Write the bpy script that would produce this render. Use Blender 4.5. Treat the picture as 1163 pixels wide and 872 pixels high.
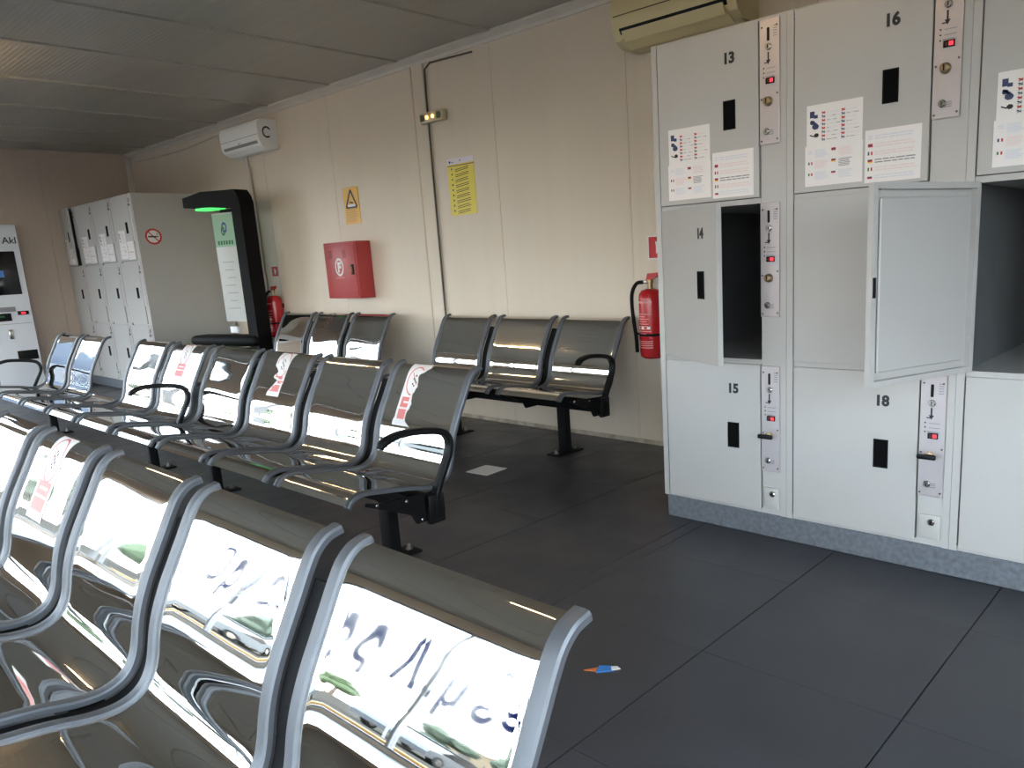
import bpy, bmesh, math, random
from mathutils import Vector, Matrix
random.seed(7)
for _o in list(bpy.data.objects): bpy.data.objects.remove(_o)
SC = bpy.context.scene
COL = SC.collection
R = math.radians

# ---------------------------------------------------------------- camera
def make_camera():
    yaw, pitch, roll = R(41.46), R(-11.906), R(-2.97)
    fwd = Vector((-math.sin(yaw)*math.cos(pitch), math.cos(yaw)*math.cos(pitch), math.sin(pitch)))
    right = Vector((math.cos(yaw), math.sin(yaw), 0)); up = right.cross(fwd)
    r2 = right*math.cos(roll) + up*math.sin(roll)
    u2 = -right*math.sin(roll) + up*math.cos(roll)
    cam = bpy.data.cameras.new('camera'); cam.sensor_fit = 'HORIZONTAL'
    cam.sensor_width = 36; cam.lens = 874.9/1163*36
    cam.shift_x = (581.5-672.9)/1163; cam.shift_y = (475.15-436)/1163   # the photograph is a crop, its optical centre lies off the middle
    cam.clip_start = .02; cam.clip_end = 500
    o = bpy.data.objects.new('camera', cam); COL.objects.link(o)
    m = Matrix((r2, u2, -fwd)).transposed().to_4x4(); m.translation = Vector((0, 0, 1.15))
    o.matrix_world = m
    SC.camera = o
make_camera()

# ---------------------------------------------------------------- sky and exposure
W = bpy.data.worlds.new('sky'); SC.world = W; W.use_nodes = True
wn = W.node_tree.nodes; wl = W.node_tree.links
bg = wn['Background']
# bright overcast morning sky, about three times brighter overhead than along its warm horizon, the same all round
tc = wn.new('ShaderNodeTexCoord'); sp_ = wn.new('ShaderNodeSeparateXYZ'); wl.new(tc.outputs['Generated'], sp_.inputs[0])
cr = wn.new('ShaderNodeValToRGB'); wl.new(sp_.outputs[2], cr.inputs[0])
e = cr.color_ramp.elements; e[0].position = 0.0; e[0].color = (.52, .487, .44, 1); e[1].position = 1.0; e[1].color = (.85, .95, 1.0, 1)
m_ = e.new(.25); m_.color = (.52, .63, .76, 1)
wl.new(cr.outputs[0], bg.inputs[0]); bg.inputs[1].default_value = 8.5
SC.view_settings.view_transform = 'Standard'; SC.view_settings.look = 'None'
SC.view_settings.gamma = 1.0; SC.view_settings.exposure = 1.38
SC.view_settings.use_curve_mapping = False

# ---------------------------------------------------------------- materials
def lin(c):
    return tuple(((v/255)/12.92 if v/255 <= .04045 else ((v/255+.055)/1.055)**2.4) for v in c)
MATS = {}
def mat(name, rgb, rough=.5, metal=0., var=0., scale=6., bump=0., bscale=40., spec=None, rvar=0., emit=None, estr=0.):
    if name in MATS: return MATS[name]
    m = bpy.data.materials.new(name); m.use_nodes = True
    nt = m.node_tree; p = nt.nodes['Principled BSDF']
    c = lin(rgb)
    p.inputs['Base Color'].default_value = (*c, 1); p.inputs['Roughness'].default_value = rough
    p.inputs['Metallic'].default_value = metal
    if spec is not None: p.inputs['Specular IOR Level'].default_value = spec
    if emit:
        p.inputs['Emission Color'].default_value = (*emit, 1); p.inputs['Emission Strength'].default_value = estr
    if var or bump or rvar:
        tc = nt.nodes.new('ShaderNodeTexCoord')
        if var or rvar:
            n = nt.nodes.new('ShaderNodeTexNoise'); n.inputs['Scale'].default_value = scale; n.inputs['Detail'].default_value = 6
            nt.links.new(tc.outputs['Object'], n.inputs['Vector'])
            if var:
                mr = nt.nodes.new('ShaderNodeMapRange'); mr.inputs[1].default_value = .3; mr.inputs[2].default_value = .7
                mr.inputs[3].default_value = 1-var; mr.inputs[4].default_value = 1+var
                nt.links.new(n.outputs[0], mr.inputs[0])
                mx = nt.nodes.new('ShaderNodeVectorMath'); mx.operation = 'SCALE'; mx.inputs[0].default_value = c
                nt.links.new(mr.outputs[0], mx.inputs['Scale']); nt.links.new(mx.outputs[0], p.inputs['Base Color'])
            if rvar:
                mr2 = nt.nodes.new('ShaderNodeMapRange'); mr2.inputs[1].default_value = .35; mr2.inputs[2].default_value = .75
                mr2.inputs[3].default_value = max(.01, rough-rvar*.4); mr2.inputs[4].default_value = rough+rvar
                nt.links.new(n.outputs[0], mr2.inputs[0]); nt.links.new(mr2.outputs[0], p.inputs['Roughness'])
        if bump:
            n2 = nt.nodes.new('ShaderNodeTexNoise'); n2.inputs['Scale'].default_value = bscale; n2.inputs['Detail'].default_value = 4
            nt.links.new(tc.outputs['Object'], n2.inputs['Vector'])
            b = nt.nodes.new('ShaderNodeBump'); b.inputs['Strength'].default_value = bump; b.inputs['Distance'].default_value = .004
            nt.links.new(n2.outputs[0], b.inputs['Height']); nt.links.new(b.outputs[0], p.inputs['Normal'])
    MATS[name] = m; return m

def ribbed(name, rgb, axis, rough=.45, period=.05, depth=.0016, streak=.06, dirt=True, spec=.5):
    """painted sandwich sheet: fine pressed ribs running vertically (or along the room), faint rain-like streaks"""
    if name in MATS: return MATS[name]
    m = bpy.data.materials.new(name); m.use_nodes = True; nt = m.node_tree; p = nt.nodes['Principled BSDF']
    p.inputs['Roughness'].default_value = rough; p.inputs['Specular IOR Level'].default_value = spec
    g = nt.nodes.new('ShaderNodeNewGeometry'); sx = nt.nodes.new('ShaderNodeSeparateXYZ')
    nt.links.new(g.outputs['Position'], sx.inputs[0])
    mu = nt.nodes.new('ShaderNodeMath'); mu.operation = 'MULTIPLY'; mu.inputs[1].default_value = 2*math.pi/period
    nt.links.new(sx.outputs[axis], mu.inputs[0])
    sn = nt.nodes.new('ShaderNodeMath'); sn.operation = 'SINE'; nt.links.new(mu.outputs[0], sn.inputs[0])
    pw = nt.nodes.new('ShaderNodeMath'); pw.operation = 'POWER'; pw.inputs[1].default_value = 4; nt.links.new(sn.outputs[0], pw.inputs[0])
    b = nt.nodes.new('ShaderNodeBump'); b.inputs['Strength'].default_value = 1; b.inputs['Distance'].default_value = depth
    nt.links.new(pw.outputs[0], b.inputs['Height']); nt.links.new(b.outputs[0], p.inputs['Normal'])
    mp = nt.nodes.new('ShaderNodeMapping'); s = [.25, .25, .25]; s[axis] = 9
    if axis in (0, 1): s[2] = .5
    mp.inputs['Scale'].default_value = s
    nt.links.new(g.outputs['Position'], mp.inputs[0])
    n = nt.nodes.new('ShaderNodeTexNoise'); n.inputs['Scale'].default_value = 1.5; n.inputs['Detail'].default_value = 5
    nt.links.new(mp.outputs[0], n.inputs['Vector'])
    mr = nt.nodes.new('ShaderNodeMapRange'); mr.inputs[1].default_value = .3; mr.inputs[2].default_value = .7
    mr.inputs[3].default_value = 1-streak; mr.inputs[4].default_value = 1+streak*.5
    nt.links.new(n.outputs[0], mr.inputs[0])
    mx = nt.nodes.new('ShaderNodeVectorMath'); mx.operation = 'SCALE'; mx.inputs[0].default_value = lin(rgb)
    nt.links.new(mr.outputs[0], mx.inputs['Scale']); nt.links.new(mx.outputs[0], p.inputs['Base Color'])
    MATS[name] = m; return m

def glass_mat():
    m = bpy.data.materials.new('window_glass'); m.use_nodes = True; nt = m.node_tree
    nt.nodes.remove(nt.nodes['Principled BSDF']); out = nt.nodes['Material Output']
    t = nt.nodes.new('ShaderNodeBsdfTransparent'); t.inputs[0].default_value = (.93, .95, .95, 1)
    gl = nt.nodes.new('ShaderNodeBsdfGlossy'); gl.inputs['Roughness'].default_value = .01
    lw = nt.nodes.new('ShaderNodeLayerWeight'); pw = nt.nodes.new('ShaderNodeMath'); pw.operation = 'POWER'; pw.inputs[1].default_value = 5
    nt.links.new(lw.outputs['Facing'], pw.inputs[0])
    f = nt.nodes.new('ShaderNodeMath'); f.operation = 'MULTIPLY_ADD'; f.inputs[1].default_value = .6; f.inputs[2].default_value = .03; nt.links.new(pw.outputs[0], f.inputs[0])
    mx = nt.nodes.new('ShaderNodeMixShader'); nt.links.new(f.outputs[0], mx.inputs[0])
    nt.links.new(t.outputs[0], mx.inputs[1]); nt.links.new(gl.outputs[0], mx.inputs[2]); nt.links.new(mx.outputs[0], out.inputs[0])
    return m

WALL = ribbed('wall_sheet', (214, 201, 183), 0, rough=.42, streak=.018, depth=.0007)
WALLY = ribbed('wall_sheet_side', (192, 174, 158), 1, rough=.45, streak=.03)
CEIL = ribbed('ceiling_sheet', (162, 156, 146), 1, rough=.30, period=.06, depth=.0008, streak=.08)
TRIM = mat('trim_paint', (200, 193, 184), .45, var=.05)
FLOOR = mat('vinyl_tile', (58, 58, 63), .38, var=.16, scale=3.5, bump=.12, bscale=60, rvar=.15)
GROUT = mat('tile_joint', (22, 22, 23), .9)
STEEL = mat('polished_steel', (228, 226, 222), .015, 1., scale=9, rvar=.03)
RAILM = mat('cast_aluminium', (98, 100, 104), .5, .5, var=.08, scale=12)
BLACK = mat('black_paint', (16, 16, 17), .6, var=.1, spec=.12)
RECESS = mat('recess_black', (8, 8, 9), .9, spec=.1)
BLACKP = mat('black_plastic', (14, 14, 15), .45, spec=.2)
RUBBER = mat('black_rubber', (12, 12, 13), .6, spec=.15)
LOCK = mat('locker_paint', (174, 171, 167), .34, var=.025, scale=3)
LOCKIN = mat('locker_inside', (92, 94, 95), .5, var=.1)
PLATE = mat('control_plate', (186, 178, 178), .36, .45, var=.03)
PLINTH = mat('granite_plinth', (96, 100, 106), .55, var=.25, scale=55, bump=.2, bscale=80)
DARK = mat('dark_print', (30, 30, 34), .6)
GREYP = mat('grey_print', (140, 138, 142), .6)
WHITE = mat('white_paper', (224, 219, 216), .5)
PINK = mat('pink_print', (216, 118, 112), .5)
REDP = mat('red_print', (190, 40, 42), .5)
PALEPINK = mat('pale_pink_print', (222, 200, 199), .6)
PALEBLUE = mat('pale_blue_print', (204, 205, 215), .6)
BLUEP = mat('blue_print', (50, 60, 96), .6)
GREENP = mat('green_print', (40, 110, 60), .6)
YELP = mat('yellow_print', (226, 190, 50), .5)
WPLAST = mat('white_plastic', (236, 237, 236), .35)
BEIGE = mat('aged_plastic', (206, 192, 148), .42, var=.04)
CHROME = mat('chrome', (190, 186, 180), .2, 1.)
BRASS = mat('worn_brass', (150, 130, 100), .35, .9)
LED = mat('red_digits', (120, 5, 10), .4, emit=(1, .03, .05), estr=.9)
SCREENB = mat('dark_glass', (10, 11, 13), .12)
GLASS = glass_mat()
ALU = mat('window_aluminium', (150, 152, 155), .4, .6)

# ---------------------------------------------------------------- mesh helpers
class MB:
    def __init__(s): s.v = []; s.f = []; s.m = []; s.mats = []
    def mi(s, m):
        if m not in s.mats: s.mats.append(m)
        return s.mats.index(m)
    def face(s, pts, m):
        i = len(s.v); s.v += [tuple(p) for p in pts]; s.f.append(list(range(i, i+len(pts)))); s.m.append(s.mi(m)); return s
    def raw(s, vs, fs, m):
        i = len(s.v); s.v += [tuple(p) for p in vs]; k = s.mi(m)
        for f in fs: s.f.append([a+i for a in f]); s.m.append(k)
        return s
    def box(s, x0, x1, y0, y1, z0, z1, m, bev=0., seg=2):
        if not bev:
            vs = [(x0,y0,z0),(x1,y0,z0),(x1,y1,z0),(x0,y1,z0),(x0,y0,z1),(x1,y0,z1),(x1,y1,z1),(x0,y1,z1)]
            return s.raw(vs, [(0,3,2,1),(4,5,6,7),(0,1,5,4),(1,2,6,5),(2,3,7,6),(3,0,4,7)], m)
        bm = bmesh.new(); bmesh.ops.create_cube(bm, size=1)
        for v in bm.verts: v.co = Vector(((x0+x1)/2+v.co.x*(x1-x0), (y0+y1)/2+v.co.y*(y1-y0), (z0+z1)/2+v.co.z*(z1-z0)))
        bmesh.ops.bevel(bm, geom=bm.edges[:], offset=bev, segments=seg, profile=.5, affect='EDGES', clamp_overlap=True)
        bm.verts.index_update()
        s.raw([v.co[:] for v in bm.verts], [[v.index for v in f.verts] for f in bm.faces], m); bm.free(); return s
    def prism(s, poly, axis, a, b, m):
        """poly in the two other axes (in cyclic order x>y>z), extruded along axis from a to b"""
        def P(u, w, t): return {'x': (t, u, w), 'y': (u, t, w), 'z': (u, w, t)}[axis]
        n = len(poly); vs = [P(u, w, a) for u, w in poly] + [P(u, w, b) for u, w in poly]
        fs = [list(range(n))[::-1], list(range(n, 2*n))] + [(i, (i+1) % n, n+(i+1) % n, n+i) for i in range(n)]
        return s.raw(vs, fs, m)
    def tube(s, path, r, m, seg=10, rx=None):
        path = [Vector(p) for p in path]; n = len(path); vs = []; fs = []
        prev = None
        for i, p in enumerate(path):
            t = (path[min(i+1, n-1)]-path[max(i-1, 0)]).normalized()
            if prev is None:
                a = Vector((1, 0, 0)) if abs(t.x) < .9 else Vector((0, 0, 1))
                u = (a-t*a.dot(t)).normalized()
            else: u = (prev-t*prev.dot(t)).normalized()
            prev = u; w = t.cross(u)
            rr = r[i] if isinstance(r, (list, tuple)) else r
            for k in range(seg):
                an = 2*math.pi*k/seg
                vs.append(p+u*math.cos(an)*(rx or rr)+w*math.sin(an)*rr)
        for i in range(n-1):
            for k in range(seg):
                fs.append((i*seg+k, i*seg+(k+1) % seg, (i+1)*seg+(k+1) % seg, (i+1)*seg+k))
        fs.append(list(range(seg))[::-1]); fs.append([(n-1)*seg+k for k in range(seg)])
        return s.raw(vs, fs, m)
    def lathe(s, prof, m, seg=20, c=(0, 0, 0), axis='z'):
        vs = []; fs = []; n = len(prof)
        for r, h in prof:
            for k in range(seg):
                a = 2*math.pi*k/seg; x, y = r*math.cos(a), r*math.sin(a)
                p = {'z': (x, y, h), 'y': (x, h, -y), 'x': (h, x, y)}[axis]
                vs.append((p[0]+c[0], p[1]+c[1], p[2]+c[2]))
        for i in range(n-1):
            for k in range(seg):
                fs.append((i*seg+k, i*seg+(k+1) % seg, (i+1)*seg+(k+1) % seg, (i+1)*seg+k))
        fs.append(list(range(seg))[::-1]); fs.append([(n-1)*seg+k for k in range(seg)])
        return s.raw(vs, fs, m)
    # flat print facing -Y at depth y
    def quad(s, x0, x1, z0, z1, y, m): return s.face([(x0, y, z0), (x1, y, z0), (x1, y, z1), (x0, y, z1)], m)
    def ring(s, cx, cz, r0, r1, y, m, seg=24, sx=1.):
        for k in range(seg):
            a, b = 2*math.pi*k/seg, 2*math.pi*(k+1)/seg
            P = lambda r, t: (cx+r*math.cos(t)*sx, y, cz+r*math.sin(t))
            if r0 <= 0: s.face([(cx, y, cz), P(r1, a), P(r1, b)], m)
            else: s.face([P(r0, a), P(r1, a), P(r1, b), P(r0, b)], m)
        return s
    def bar(s, x0, z0, x1, z1, w, y, m):
        d = Vector((x1-x0, z1-z0)).normalized()*w/2
        return s.face([(x0+d.y, y, z0-d.x), (x1+d.y, y, z1-d.x), (x1-d.y, y, z1+d.x), (x0-d.y, y, z0+d.x)], m)
    def mesh(s, name, smooth=True):
        me = bpy.data.meshes.new(name); me.from_pydata(s.v, [], s.f)
        for m in s.mats: me.materials.append(m)
        for p, k in zip(me.polygons, s.m): p.material_index = k; p.use_smooth = smooth
        bm = bmesh.new(); bm.from_mesh(me); bmesh.ops.recalc_face_normals(bm, faces=bm.faces[:]) if any(len(f) > 3 for f in s.f) else None
        bm.to_mesh(me); bm.free()
        if smooth: me.set_sharp_from_angle(angle=R(32))
        me.update(); return me

def ob(name, mb, parent=None, loc=(0, 0, 0), rot=(0, 0, 0), label=None, cat=None, group=None, kind=None):
    me = mb.mesh(name) if isinstance(mb, MB) else mb
    o = bpy.data.objects.new(name, me); COL.objects.link(o)
    o.parent = parent; o.location = loc; o.rotation_euler = rot
    tag(o, label, cat, group, kind); return o
def tag(o, label=None, cat=None, group=None, kind=None):
    if label: o['label'] = label
    if cat: o['category'] = cat
    if group: o['group'] = group
    if kind: o['kind'] = kind
    return o
def thing(name, label, cat, loc=(0, 0, 0), rot=0., group=None, kind=None):
    o = bpy.data.objects.new(name, None); COL.objects.link(o); o.empty_display_size = .1
    o.location = loc; o.rotation_euler = (0, 0, rot); return tag(o, label, cat, group, kind)
def textmesh(txt, size, m, bold=0., depth=.0006, track=1., align='CENTER'):
    cu = bpy.data.curves.new('lettering', 'FONT'); cu.body = txt; cu.size = size; cu.offset = bold; cu.extrude = depth
    cu.align_x = align; cu.space_character = track; cu.resolution_u = 4
    o = bpy.data.objects.new('lettering', cu); COL.objects.link(o)
    dg = bpy.context.evaluated_depsgraph_get(); dg.update()
    me = bpy.data.meshes.new_from_object(o.evaluated_get(dg)); me.materials.clear(); me.materials.append(m)
    bpy.data.objects.remove(o); return me
UP = (R(90), 0, 0)   # stands text up, facing -Y

# ---------------------------------------------------------------- room shell
XL, XR, YF, YB, ZC = -10.36, 1.6, -2.8, 3.68, 2.59
def room():
    # floor: joint bed with vinyl tiles laid on it
    f = ob('floor', MB().box(XL, XR, YF, YB, -.12, -.004, GROUT), kind='structure')
    xs = [-1.735+.578*k for k in range(0, 7)]
    xl = [-1.80-.578*k for k in range(0, 16)]
    spans = [(a, b) for a, b in zip(xs, xs[1:])] + [(b, a) for a, b in zip(xl, xl[1:])] + [(-1.80, -1.735)]
    ys = [1.74+.568*k for k in range(-9, 5)]
    cache = {}
    for i, (a, b) in enumerate(spans):
        a = max(a, XL); b = min(b, XR)
        if b-a < .01: continue
        for c, d in zip(ys, ys[1:]):
            c2 = max(c, YF); d2 = min(d, YB)
            if d2-c2 < .01: continue
            g, gy = .0022, .0007
            key = (round(b-a, 3), round(d2-c2, 3))
            if key not in cache:
                w, h = (b-a)/2-g, (d2-c2)/2-gy
                cache[key] = MB().box(-w, w, -h, h, -.004, 0, FLOOR).mesh('tile')
            ob('tile', cache[key], f, ((a+b)/2, (c2+d2)/2, random.uniform(-.0004, 0)))
    # ceiling: steel sandwich panels with raised joints
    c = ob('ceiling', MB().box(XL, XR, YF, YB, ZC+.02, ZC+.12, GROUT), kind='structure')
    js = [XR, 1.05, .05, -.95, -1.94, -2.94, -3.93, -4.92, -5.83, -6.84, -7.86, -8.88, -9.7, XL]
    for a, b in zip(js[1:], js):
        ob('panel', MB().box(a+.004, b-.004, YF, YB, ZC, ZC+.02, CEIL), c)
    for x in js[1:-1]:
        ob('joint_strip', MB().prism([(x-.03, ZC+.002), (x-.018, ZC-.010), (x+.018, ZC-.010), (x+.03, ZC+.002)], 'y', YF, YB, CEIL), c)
    # back wall panels
    w = ob('wall_back', MB().box(XL-.1, XR+.1, YB+.03, YB+.12, -.1, ZC+.1, GROUT), kind='structure')
    bs = [XL, -9.4, -8.27, -7.13, -5.98, -4.82, -3.98, -2.866, -1.72, -.57, .58, XR]
    for a, b in zip(bs, bs[1:]):
        ob('panel', MB().box(a+.0015, b-.0015, YB, YB+.03, 0, ZC, WALL), w)
    # left wall: solid to the back, glazed towards the front
    YS = 1.25
    l = ob('wall_left', MB().box(XL-.12, XL-.03, YS, YB, -.1, ZC+.1, GROUT), kind='structure')
    for a, b in ((YS, 1.77), (1.77, 2.75), (2.75, YB)):
        ob('panel', MB().box(XL-.03, XL, a+.0015, b-.0015, 0, ZC, WALLY), l)
    ob('header_panel', MB().box(XL-.10, XL, -.35, YS, 2.45, ZC, WALLY), l)
    ob('header_panel', MB().box(XL-.10, XL, YF, -.35, 1.80, ZC, WALLY), l)
    ob('sill_panel', MB().box(XL-.10, XL, YF, -.35, -.1, .10, WALLY), l)
    r = ob('wall_right', MB().box(XR+.03, XR+.12, 1.3, YB, -.1, ZC+.1, GROUT), kind='structure')
    for a, b in ((1.3, 2.5), (2.5, YB)):
        ob('panel', MB().box(XR, XR+.03, a+.0015, b-.0015, 0, ZC, WALLY), r)
    ob('header_panel', MB().box(XR, XR+.10, YF, 1.3, 2.3, ZC, WALLY), r)
    fr = ob('wall_front', MB().box(XL, XR, YF-.10, YF, 2.0, ZC, WALL), kind='structure')
    ob('sill_panel', MB().box(XL, XR, YF-.10, YF, -.1, .10, WALL), fr)
    # glazing
    n = 8; step = (XR-XL)/n; k = 0
    for i in range(n):
        a, b = XL+i*step, XL+(i+1)*step; k += 1
        fm = MB()
        for bx in ((a, a+.018, .10, 2.0), (b-.018, b, .10, 2.0), (a+.018, b-.018, .10, .15), (a+.018, b-.018, 1.95, 2.0)):
            fm.box(bx[0], bx[1], YF-.08, YF-.02, bx[2], bx[3], ALU)
        wdw = ob('window_%d' % k, fm, kind='structure')
        ob('pane', MB().box(a+.018, b-.018, YF-.055, YF-.049, .15, 1.95, GLASS), wdw)
    for (a, b, z0, z1) in ((YF, -1.55, .10, 1.80), (-1.55, -.35, .10, 1.80), (-.35, .45, 0, 2.45), (.45, YS, 0, 2.45)):
        k += 1; fm = MB()
        for bx in ((a, a+.04, z0, z1), (b-.04, b, z0, z1), (a+.04, b-.04, z0, z0+.06), (a+.04, b-.04, z1-.05, z1)):
            fm.box(XL-.08, XL-.02, bx[0], bx[1], bx[2], bx[3], ALU)
        wdw = ob('window_%d' % k, fm, kind='structure')
        ob('pane', MB().box(XL-.055, XL-.049, a+.04, b-.04, z0+.06, z1-.05, GLASS), wdw)
    for (a, b) in ((YF, -1.43), (-1.43, -.07), (-.07, 1.3)):
        k += 1; fm = MB()
        for bx in ((a, a+.04, 0, 2.3), (b-.04, b, 0, 2.3), (a+.04, b-.04, 0, .06), (a+.04, b-.04, 2.25, 2.3)):
            fm.box(XR+.02, XR+.08, bx[0], bx[1], bx[2], bx[3], ALU)
        wdw = ob('window_%d' % k, fm, kind='structure')
        ob('pane', MB().box(XR+.049, XR+.055, a+.04, b-.04, .06, 2.25, GLASS), wdw)
    # trims
    ob('trim_1', MB().prism([(YB, 2.59), (YB, 2.535), (YB-.012, 2.535), (YB-.016, 2.555), (YB-.055, 2.578), (YB-.055, 2.59)], 'x', XL, XR, TRIM), kind='structure')
    ob('trim_2', MB().prism([(XL, 2.59), (XL, 2.565), (XL+.025, 2.565), (XL+.025, 2.59)], 'y', YS, YB, WALLY), kind='structure')
    ob('trim_3', MB().box(XL, XL+.05, YB-.05, YB, 0, 2.56, TRIM, .006), kind='structure')
    # cover strip over the wall joint
    cs = ob('trim_4', MB().box(-4.83, -4.665, YB-.008, YB, 0, 2.54, WALL), kind='structure')
    for x in (-4.83, -4.685): ob('edge_fold', MB().box(x, x+.02, YB-.016, YB-.008, 0, 2.54, WALL, .003), cs)
    ob('baseboard_back', MB().box(XL, XR, YB-.003, YB, 0, .028, mat('stained_sheet', (172, 160, 142), .6, var=.35, scale=14)), kind='structure')
room()

# ---------------------------------------------------------------- ceiling lamp
def lamp(x0, x1, y, label):
    t = thing('ceiling_lamp', label, 'lamp', ((x0+x1)/2, y, ZC))
    h = (x1-x0)/2
    ob('lamp_body', MB().prism([(-.06, 0), (-.03, -.05), (.03, -.05), (.06, 0)], 'x', -h, h, WPLAST), t)
    tm = mat('warm_tube', (255, 220, 160), .4, emit=(1., .72, .40), estr=16)
    ob('tube', MB().tube([(-h+.03, 0, -.072), (h-.03, 0, -.072)], .016, tm, 12), t)
    for sx in (-1, 1): ob('tube_holder', MB().box(sx*h-.03 if sx > 0 else -h, h if sx > 0 else -h+.03, -.018, .018, -.095, -.045, WPLAST, .004), t)
lamp(-6.95, -5.85, 1.25, 'warm fluorescent ceiling tube reflected in the three-seat bench backs')
lamp(-2.5, -1.4, 1.05, 'added warm ceiling tube, out of view, warming the numbered lockers')  # extra lamp out of view, added to warm the upper locker doors

# ---------------------------------------------------------------- steel benches
K = [(0,.742),(-.022,.736),(-.044,.718),(-.062,.690),(-.083,.650),(-.107,.605),(-.1305,.560),(-.152,.510),(-.1655,.465),(-.174,.425),
     (-.185,.392),(-.203,.365),(-.229,.348),(-.263,.341),(-.308,.345),(-.37,.360),(-.45,.373),(-.53,.386),(-.57,.388),(-.60,.378),(-.618,.358)]
def spline(K, n=4):
    Q = [Vector(k) for k in K]; Q = [2*Q[0]-Q[1]] + Q + [2*Q[-1]-Q[-2]]; out = []
    for i in range(1, len(Q)-2):
        a, b, c, d = Q[i-1:i+3]
        for j in range(n):
            t = j/n; out.append(.5*(2*b+(c-a)*t+(2*a-5*b+4*c-d)*t*t+(3*b-a-3*c+d)*t**3))
    out.append(Q[-2].copy()); return out
PROF = spline(K)
def normals(P):
    N = []
    for i in range(len(P)):
        t = (P[min(i+1, len(P)-1)]-P[max(i-1, 0)]).normalized()
        N.append(Vector((t.y, -t.x)))            # towards the sitter / up
    return N
NORM = normals(PROF)
if NORM[20].x > 0: NORM = [-n for n in NORM]
ARC = [0.]
for a, b in zip(PROF, PROF[1:]): ARC.append(ARC[-1]+(b-a).length)
def on_arc(s, off):
    i = 0
    while i < len(ARC)-2 and ARC[i+1] < s: i += 1
    u = (s-ARC[i])/(ARC[i+1]-ARC[i]); p = PROF[i].lerp(PROF[i+1], u); n = NORM[i].lerp(NORM[i+1], u).normalized()
    return p+n*off
SW = .512      # seat width over the rails
def shell_mesh(i0=0):
    P, N = PROF[i0:], NORM[i0:]
    w = SW/2-.016; us = [-w, -w+.006, -w+.015, -w+.03, -w+.06, -w*.35, 0, w*.35, w-.06, w-.03, w-.015, w-.006, w]
    hs = [.0035*math.exp(-(w-abs(u))/.014) for u in us]
    mb = MB(); vs = []; fs = []; nu = len(us); n = len(P)
    for p, nn in zip(P, N):
        for u, h in zip(us, hs): q = p+nn*h; vs.append((u, q.x, q.y))
    for p, nn in zip(P, N):
        for u, h in zip(us, hs): q = p+nn*(h-.0025); vs.append((u, q.x, q.y))
    o = n*nu
    for i in range(n-1):
        for k in range(nu-1):
            a = i*nu+k; fs.append((a, a+1, a+nu+1, a+nu)); fs.append((o+a, o+a+nu, o+a+nu+1, o+a+1))
    for k in range(nu-1):
        fs.append((k, o+k, o+k+1, k+1)); a = (n-1)*nu+k; fs.append((a, a+1, o+a+1, o+a))
    for i in range(n-1):
        a = i*nu; fs.append((a, a+nu, o+a+nu, o+a)); a = i*nu+nu-1; fs.append((a, o+a, o+a+nu, a+nu))
    return mb.raw(vs, fs, STEEL).mesh('seat_shell')
def strip_mesh(name, pts, nrm, sec, m):
    """sweep a closed section (x, height along normal) down the profile"""
    vs = []; fs = []; ns = len(sec); n = len(pts)
    for p, nn in zip(pts, nrm):
        for sx, sh in sec: q = p+nn*sh; vs.append((sx, q.x, q.y))
    for i in range(n-1):
        for k in range(ns): fs.append((i*ns+k, i*ns+(k+1) % ns, (i+1)*ns+(k+1) % ns, (i+1)*ns+k))
    fs.append(list(range(ns))); fs.append([(n-1)*ns+k for k in range(ns)][::-1])
    return MB().raw(vs, fs, m).mesh(name)
RSEC = [(-.015, -.006), (.015, -.006), (.0155, .004), (.0125, .0085), (.006, .0095), (-.006, .0095), (-.0125, .0085), (-.0155, .004)]
SHELL = shell_mesh(); PAN = shell_mesh(44)
def ext(P):
    a = P[0]+(P[0]-P[1]).normalized()*.006; b = P[-1]+(P[-1]-P[-2]).normalized()*.004
    return [a]+P[1:-1]+[b]
RAIL = strip_mesh('side_rail', ext(PROF), NORM, RSEC, RAILM)
RAILPAN = strip_mesh('side_rail', PROF[44:], NORM[44:], RSEC, RAILM)
SPINE = strip_mesh('spine', PROF[13:66], NORM[13:66], [(-.030, -.022), (.030, -.022), (.030, -.010), (-.030, -.010)], BLACK)
SPINEPAN = strip_mesh('spine', PROF[44:66], NORM[44:66], [(-.030, -.022), (.030, -.022), (.030, -.010), (-.030, -.010)], BLACK)
BRK = MB().prism([(-.25, .338), (-.50, .354), (-.555, .368), (-.56, .358), (-.47, .318), (-.38, .275), (-.36, .238), (-.25, .238)], 'x', -.006, .006, BLACK).mesh('bracket')
ARMP = [(-.285,.23),(-.287,.27),(-.281,.31),(-.262,.355),(-.232,.41),(-.206,.46),(-.199,.500),(-.214,.532),(-.245,.548),(-.30,.560),(-.36,.568),(-.41,.570),(-.455,.562),(-.482,.548),(-.492,.535)]
def arm_mesh():
    P = spline(ARMP, 3); vs = []; fs = []; ns = 10; n = len(P)
    for i, p in enumerate(P):
        t = (P[min(i+1, n-1)]-P[max(i-1, 0)]).normalized(); nn = Vector((t.y, -t.x))
        s = 1. if i < n-3 else .8
        for k in range(ns):
            a = 2*math.pi*(k+.5)/ns; cx = math.copysign(abs(math.cos(a))**.6, math.cos(a)); cz = math.copysign(abs(math.sin(a))**.6, math.sin(a))
            q = p+nn*cz*.0125*s; vs.append((cx*.019*s, q.x, q.y))
    for i in range(n-1):
        for k in range(ns): fs.append((i*ns+k, i*ns+(k+1) % ns, (i+1)*ns+(k+1) % ns, (i+1)*ns+k))
    fs.append(list(range(ns))); fs.append([(n-1)*ns+k for k in range(ns)][::-1])
    return MB().raw(vs, fs, BLACKP).mesh('armrest')
ARM = arm_mesh()
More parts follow.
